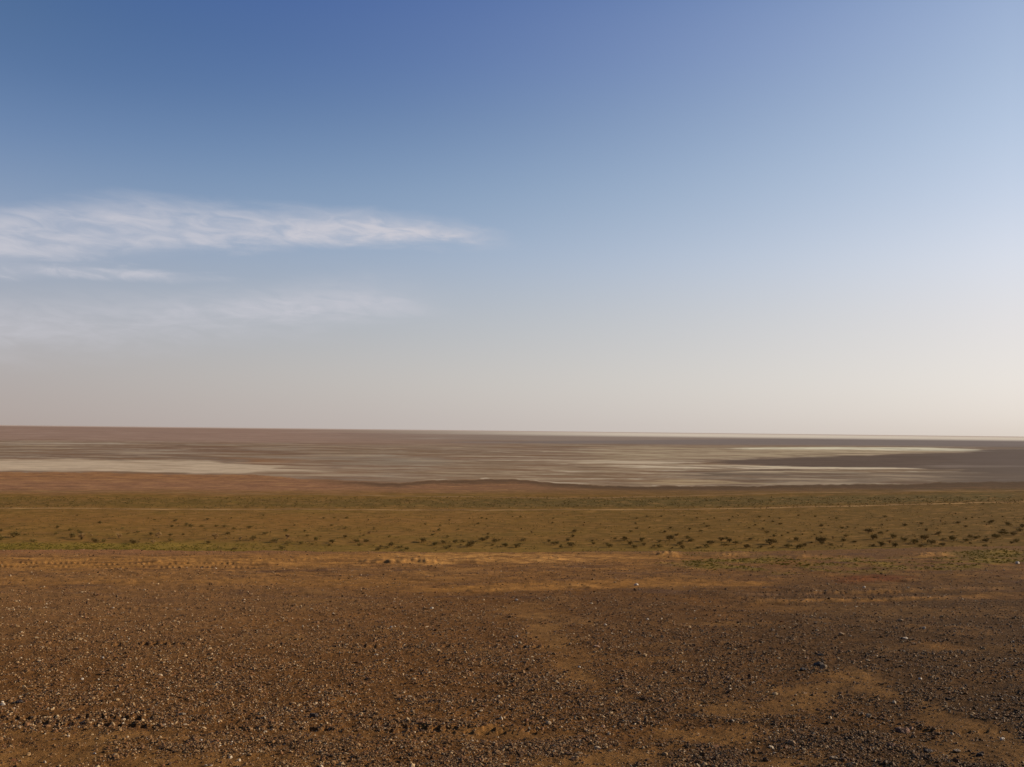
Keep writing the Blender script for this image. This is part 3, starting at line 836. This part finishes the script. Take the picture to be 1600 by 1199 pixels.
# x, y, width px, height factor, kind, label
STONES = [
    (491, 1121, 15, .7, 'dark', 'dark rounded stone alone beyond the right end of the tread prints at lower left'),
    (160, 1029, 5, .8, 'white', 'tiny white stone in the left gravel, upper of two white ones'),
    (128, 1061, 5, .8, 'white', 'tiny white stone in the left gravel, lower of two white ones'),
    (4, 1102, 8, .5, 'white', 'flat pale stone at the left border just above the tread prints'),
    (148, 1177, 5, .8, 'white', 'tiny white stone near the bottom border at the left'),
    (314, 1158, 5, .8, 'white', 'tiny white stone below the tread prints, left of centre'),
    (263, 1050, 9, .5, 'tan', 'flat tan stone in the middle of the left gravel'),
    (30, 1099, 11, .5, 'dark', 'dark low stone near the left border above the tread prints'),
    (284, 1118, 12, .5, 'grey', 'half buried grey brown stone just right of the tread prints'),
    (807, 939, 5, .8, 'white', 'white stone just above the upper sandy patch at the centre'),
    (994, 916, 7, .8, 'white', 'bright white stone on the orange sand swath right of centre'),
    (807, 996, 5, .8, 'white', 'white stone at the centre below the upper sandy patch'),
    (822, 1010, 9, .7, 'dark', 'small dark stone below the white one at the centre'),
    (932, 1012, 10, .5, 'pink', 'flat pinkish stone right of the centre, upper of a close pair'),
    (929, 1019, 7, .5, 'tan', 'small tan stone, lower of a close pair right of the centre'),
    (857, 1026, 5, .8, 'pink', 'small pinkish stone at the edge of a sandy streak near the centre'),
    (905, 1043, 5, .8, 'white', 'small white stone below the pinkish pair right of the centre'),
    (1038, 1052, 8, .8, 'grey', 'pale grey stone in the dark gravel right of the centre'),
    (1012, 969, 5, .8, 'white', 'white stone in dark gravel below the orange swath right of centre'),
    (946, 978, 5, .7, 'white', 'small white stone left of and below its like in the dark gravel patch'),
    (705, 1106, 6, .7, 'pink', 'small pinkish stone above the tread prints at bottom centre'),
    (942, 1135, 8, .7, 'pink', 'pink white stone on the soil at bottom right of centre'),
    (692, 1178, 6, .8, 'grey', 'small grey stone near the bottom border left of centre'),
    (611, 982, 5, .8, 'white', 'white stone left of centre, right one of a level pair'),
    (594, 982, 5, .8, 'tan', 'tan stone left of centre, left one of a level pair'),
    (855, 1056, 6, .6, 'tan', 'small tan stone in brown gravel straight below the centre'),
    (1314, 993, 9, .8, 'tan', 'upright tan stone with a dark left side, right of centre'),
    (1414, 999, 8, .6, 'white', 'slanting white stone right of the upright tan stone'),
    (1407, 971, 10, .4, 'tan', 'thin flat tan stone on the upper right gravel'),
    (1287, 1044, 12, .8, 'grey', 'pale stone throwing a long shadow above the right sandy patch'),
    (1279, 1040, 15, .5, 'dark', 'dark stone tucked behind the pale stone with the long shadow'),
    (1137, 1061, 6, .8, 'pink', 'pinkish white stone in the dark gravel left of the right sandy patch'),
    (1438, 1061, 6, .8, 'white', 'white stone right of the right sandy patch'),
    (1344, 1035, 5, .8, 'tan', 'small tan stone just above the right sandy patch'),
    (1411, 1141, 24, .4, 'red', 'largest flat dark red slab in the lower right gravel'),
    (1424, 1138, 7, .8, 'pink', 'small pale stone at the right end of the largest flat slab'),
    (1303, 1186, 17, .35, 'grey', 'thin grey slab near the bottom border right of centre'),
    (1237, 1163, 11, .7, 'tan', 'lumpy tan stone with a dark left side at lower right'),
    (1161, 1181, 6, .8, 'red', 'small red stone near the bottom border right of centre'),
    (1531, 1180, 11, .6, 'dark', 'dark stone on the sand in the lower right corner'),
    (1444, 983, 6, .6, 'white', 'small white stone on the upper right gravel beyond the slanting one'),
    (1350, 920, 5, .8, 'white', 'white stone near the reddish soil at the upper right'),
    (1392, 1166, 12, .5, 'red', 'reddish brown stone below the largest flat slab'),
    (1495, 1174, 11, .5, 'grey', 'grey stone left of the dark stone in the lower right corner'),
    (1566, 1156, 8, .6, 'white', 'pale stone close to the right border above the corner sand'),
    (1590, 881, 6, .8, 'white', 'white stone by the green growth at the far right edge'),
    (1255, 1047, 12, .4, 'dark', 'low dark stone left of the pale stone with the long shadow'),
    (1282, 1024, 11, .4, 'dark', 'low dark stone above the pale stone with the long shadow'),
    (1450, 1175, 14, .4, 'dark', 'flat dark stone below the sand tongue at lower right'),
    (835, 1065, 8, .5, 'pink', 'flat pinkish chip in the brown gravel below centre'),
]


def on_plateau(pxx, pyy):
    v = RM @ np.array([(pxx - 800) / F, (599.5 - pyy) / F, -1.0])
    lo, hi = 3.0, 45.0
    for _ in range(40):
        t = (lo + hi) / 2
        if CAMZ + v[2] * t < CAMZ - float(drop(np.array([v[0] * t]), np.array([v[1] * t]))[0]): hi = t
        else: lo = t
    t = (lo + hi) / 2
    return v[0] * t, v[1] * t


SM = {}
for i, (a, b, w, hf, k, lab) in enumerate(STONES):
    x, y = on_plateau(a, b)
    s = w * math.hypot(x, y) / F
    me = stone_mesh('stone_mesh', 400 + i, ROCK[k], 1.0, 3, .12)
    o = bpy.data.objects.new('slab' if w >= 17 else 'stone', me); COL.objects.link(o)
    o.scale = (s, s * rs.uniform(.6, .95), s * hf)
    o.rotation_euler = (rs.uniform(-.15, .15), rs.uniform(-.2, .2), rs.uniform(-.4, .4))
    o.location = (x, y, float(zfun([x], [y])[0]) + s * hf * .22)
    o['label'] = lab; o['category'] = 'stone'; o['group'] = 'single stones lying on the gravel'

# ------------------------------------------------------------------ daylight
SUN_AZ, SUN_EL = 78.0, 21.0       # degrees right of the view, above the horizon
sun_d = bpy.data.lights.new('sun', 'SUN'); sun = bpy.data.objects.new('sun', sun_d); COL.objects.link(sun)
sun_d.energy = 5.0; sun_d.angle = R(.5); sun_d.color = (1.0, .82, .60)
dirv = Vector((math.sin(R(SUN_AZ)) * math.cos(R(SUN_EL)), math.cos(R(SUN_AZ)) * math.cos(R(SUN_EL)), math.sin(R(SUN_EL))))
sun.rotation_euler = dirv.to_track_quat('Z', 'Y').to_euler()

w = bpy.data.worlds.new("World"); sc.world = w; w.use_nodes = True
nt = w.node_tree; N = nt.nodes.new; L = nt.links.new
bg = nt.nodes['Background']
sky = N('ShaderNodeTexSky'); sky.sky_type = 'NISHITA'; sky.sun_disc = False
sky.sun_elevation = R(SUN_EL); sky.sun_rotation = R(SUN_AZ); sky.dust_density = 4.0; sky.air_density = 1.2; sky.altitude = 1000


def M(op, a, b=None, c=None, clamp=False):
    m = N('ShaderNodeMath'); m.operation = op; m.use_clamp = clamp
    for i, v in enumerate((a, b, c)):
        if v is None: continue
        if isinstance(v, (int, float)): m.inputs[i].default_value = v
        else: L(v, m.inputs[i])
    return m.outputs[0]


def MR(v, a, b, c=0., d=1., smooth=True):
    m = N('ShaderNodeMapRange'); m.interpolation_type = 'SMOOTHSTEP' if smooth else 'LINEAR'
    L(v, m.inputs['Value'])
    for nme, q in (('From Min', a), ('From Max', b), ('To Min', c), ('To Max', d)):
        if isinstance(q, (int, float)): m.inputs[nme].default_value = q
        else: L(q, m.inputs[nme])
    return m.outputs['Result']


tc = N('ShaderNodeTexCoord'); sep = N('ShaderNodeSeparateXYZ'); L(tc.outputs['Generated'], sep.inputs[0])
azr = M('ARCTAN2', sep.outputs['X'], sep.outputs['Y'])
azd = M('MULTIPLY', azr, 180 / math.pi)
eld = M('MULTIPLY', M('ARCSINE', sep.outputs['Z']), 180 / math.pi)


def to_dir(pxx, pyy):
    v = RM @ np.array([(pxx - 800) / F, (599.5 - pyy) / F, -1.0]); v = v / np.linalg.norm(v)
    return math.degrees(math.atan2(v[0], v[1])), math.degrees(math.asin(v[2]))


def ramp(column, stops):
    cr = N('ShaderNodeValToRGB'); el = cr.color_ramp.elements
    pts = sorted([(min(max((to_dir(column, p)[1] + 2) / 32.0, 0), 1), c) for p, c in stops])
    while len(el) < len(pts): el.new(.5)
    for e, (p, c) in zip(el, pts): e.position = p; e.color = (*[float(q) for q in c], 1)
    cr.color_ramp.interpolation = 'B_SPLINE'
    L(MR(eld, -2, 30, 0, 1, False), cr.inputs['Fac'])
    return cr.outputs['Color']


SL = ([(-150, (60, 95, 155)), (0, (77, 108, 153)), (100, (87, 117, 162)), (200, (108, 135, 176)), (290, (131, 153, 185)), (350, (148, 164, 190)),
               (450, (166, 173, 188)), (550, (179, 175, 177)), (650, (182, 170, 165)), (700, (178, 163, 156))])
SM_ = ([(-150, (80, 112, 168)), (0, (100, 124, 173)), (100, (108, 133, 180)), (200, (126, 150, 187)), (300, (148, 169, 197)), (400, (170, 184, 205)),
                (500, (190, 193, 199)), (600, (205, 200, 196)), (660, (203, 194, 189)), (700, (200, 189, 183))])
SR = ([(-150, (125, 155, 198)), (0, (158, 178, 212)), (100, (170, 189, 218)), (200, (184, 201, 226)), (300, (200, 212, 232)), (400, (219, 224, 236)),
                  (500, (229, 226, 228)), (600, (236, 230, 225)), (660, (232, 223, 215)), (720, (212, 197, 184))])


PYS = [-150, -60, 0, 50, 100, 150, 200, 250, 300, 350, 400, 450, 500, 550, 600, 640, 670, 710]


def at_py(st):
    xs = [p for p, _ in st]
    cs = np.array([lin(c) for _, c in st])
    return np.array([[np.interp(p, xs, cs[:, k]) for k in range(3)] for p in PYS])


tl, tm, tr = at_py(SL), at_py(SM_), at_py(SR)
tm = np.maximum(2 * tm - .5 * (tl + tr), .005)      # middle control colour of a smooth quadratic blend
cl, cm, cr_ = ramp(30, list(zip(PYS, tl))), ramp(800, list(zip(PYS, tm))), ramp(1570, list(zip(PYS, tr)))


def MIX(fac, a, b, mode='MIX'):
    m = N('ShaderNodeMix'); m.data_type = 'RGBA'; m.blend_type = mode
    if isinstance(fac, (int, float)): m.inputs['Factor'].default_value = fac
    else: L(fac, m.inputs['Factor'])
    for k, v in (('A', a), ('B', b)):
        if isinstance(v, tuple): m.inputs[k].default_value = (*v, 1)
        else: L(v, m.inputs[k])
    return m.outputs['Result']


tz_ = MR(azd, -26, 26, 0, 1, False)
g = MIX(tz_, MIX(tz_, cl, cm), MIX(tz_, cm, cr_))
# cirrus
nv = N('ShaderNodeCombineXYZ'); L(M('MULTIPLY', azd, .16), nv.inputs[0]); L(M('MULTIPLY', eld, .75), nv.inputs[1])
n1 = N('ShaderNodeTexNoise'); n1.inputs['Scale'].default_value = 1.0; n1.inputs['Detail'].default_value = 9; n1.inputs['Roughness'].default_value = .62
n1.inputs['Distortion'].default_value = .6
L(nv.outputs[0], n1.inputs['Vector'])
nv2 = N('ShaderNodeCombineXYZ'); L(M('ADD', M('MULTIPLY', azd, .45), M('MULTIPLY', eld, .5)), nv2.inputs[0]); L(M('MULTIPLY', eld, 1.5), nv2.inputs[1])
n2 = N('ShaderNodeTexNoise'); n2.inputs['Scale'].default_value = 1.1; n2.inputs['Detail'].default_value = 8; n2.inputs['Roughness'].default_value = .55
n2.inputs['Distortion'].default_value = .8
L(nv2.outputs[0], n2.inputs['Vector'])
wob = M('SUBTRACT', n1.outputs['Fac'], .5)
el_w = M('ADD', eld, M('MULTIPLY', wob, 1.6))


def curve(pts):
    """elevation as a smooth function of azimuth, from (photo x, y) pairs"""
    fc = N('ShaderNodeFloatCurve'); c = fc.mapping.curves[0]
    q = [((to_dir(a, b)[0] + 40) / 50.0, to_dir(a, b)[1] / 20.0) for a, b in pts]
    c.points[0].location = q[0]; c.points[1].location = q[-1]
    for p in q[1:-1]: c.points.new(*p)
    fc.mapping.update()
    L(MR(azd, -40, 10, 0, 1, False), fc.inputs['Value'])
    return M('MULTIPLY', fc.outputs[0], 20.0)


def cloud(top, bot, st, sb, gain, x0, x1, x2, x3):
    t, b = curve(top), curve(bot)
    up = MR(M('SUBTRACT', t, el_w), -st * .3, st, 0, 1)
    dn = MR(M('SUBTRACT', el_w, b), -sb * .3, sb, 0, 1)
    azw = M('ADD', azd, M('MULTIPLY', wob, 4))
    e = M('MULTIPLY', MR(azw, to_dir(x0, 400)[0], to_dir(x1, 400)[0], 0, 1), MR(azw, to_dir(x2, 400)[0], to_dir(x3, 400)[0], 1, 0))
    return M('MULTIPLY', M('MULTIPLY', M('MULTIPLY', up, dn), e), gain)


tex = MR(M('ADD', M('MULTIPLY', n1.outputs['Fac'], .5), M('MULTIPLY', n2.outputs['Fac'], .5)), .34, .64, .35, 1)
tex2 = MR(n2.outputs['Fac'], .35, .7, .3, 1)
c1 = M('MULTIPLY', cloud([(-250, 318), (0, 318), (200, 306), (400, 318), (600, 328), (720, 350), (830, 378)],
                         [(-250, 410), (0, 412), (200, 406), (400, 392), (600, 390), (720, 388), (830, 388)], 1.1, .9, .85, -500, -200, 740, 850), tex)
c1b = M('MULTIPLY', cloud([(-250, 348), (0, 350), (380, 350), (560, 340), (650, 345), (740, 365), (800, 380)],
                          [(-250, 385), (0, 385), (380, 384), (560, 388), (650, 384), (740, 384), (800, 384)], .8, .6, .55, 360, 620, 720, 830), tex2)
c2 = M('MULTIPLY', cloud([(-250, 410), (0, 411), (200, 413), (300, 422), (440, 432)], [(-250, 444), (0, 442), (200, 441), (300, 441), (440, 440)], .5, .5, .8, -600, -300, 270, 430), tex2)
c3 = M('MULTIPLY', cloud([(250, 462), (420, 466), (600, 455), (720, 485)], [(250, 500), (420, 504), (600, 506), (720, 502)], .8, .9, .46, 200, 420, 600, 760), tex)
c4 = M('MULTIPLY', cloud([(-200, 450), (300, 450), (600, 425), (700, 440)], [(-200, 570), (300, 550), (600, 510), (700, 500)], 1.8, 2.4, .6, -700, -200, 480, 780), tex)
dens = M('ADD', M('ADD', c1, c1b), M('ADD', c2, M('ADD', c3, c4)), clamp=True)
g = MIX(dens, g, tuple(float(q) for q in lin((205, 203, 212))))
# the physical sky adds its own falloff towards the zenith and the sun
ny = N('ShaderNodeVectorMath'); ny.operation = 'SCALE'; L(sky.outputs[0], ny.inputs[0]); ny.inputs['Scale'].default_value = 0.10
fin = MIX(0.10, g, ny.outputs['Vector'])
hi = N('ShaderNodeVectorMath'); hi.operation = 'SCALE'; L(fin, hi.inputs[0]); L(MR(eld, 25, 60, 1.0, .3), hi.inputs['Scale'])  # upper sky dimmed to lessen its blue fill light
fin = hi.outputs['Vector']
away = M('MULTIPLY', MR(azd, -110, -32, .5, 1), MR(azd, 80, 150, 1, .5))      # unseen sky away from the sun, dimmed to deepen the shadows
lo = N('ShaderNodeVectorMath'); lo.operation = 'SCALE'; L(fin, lo.inputs[0]); L(away, lo.inputs['Scale'])
fin = lo.outputs['Vector']
L(fin, bg.inputs['Color']); bg.inputs['Strength'].default_value = 1.0

sc.view_settings.view_transform = 'Standard'; sc.view_settings.look = 'None'
sc.view_settings.exposure = 0; sc.view_settings.gamma = 1
sc.render.engine = 'CYCLES'
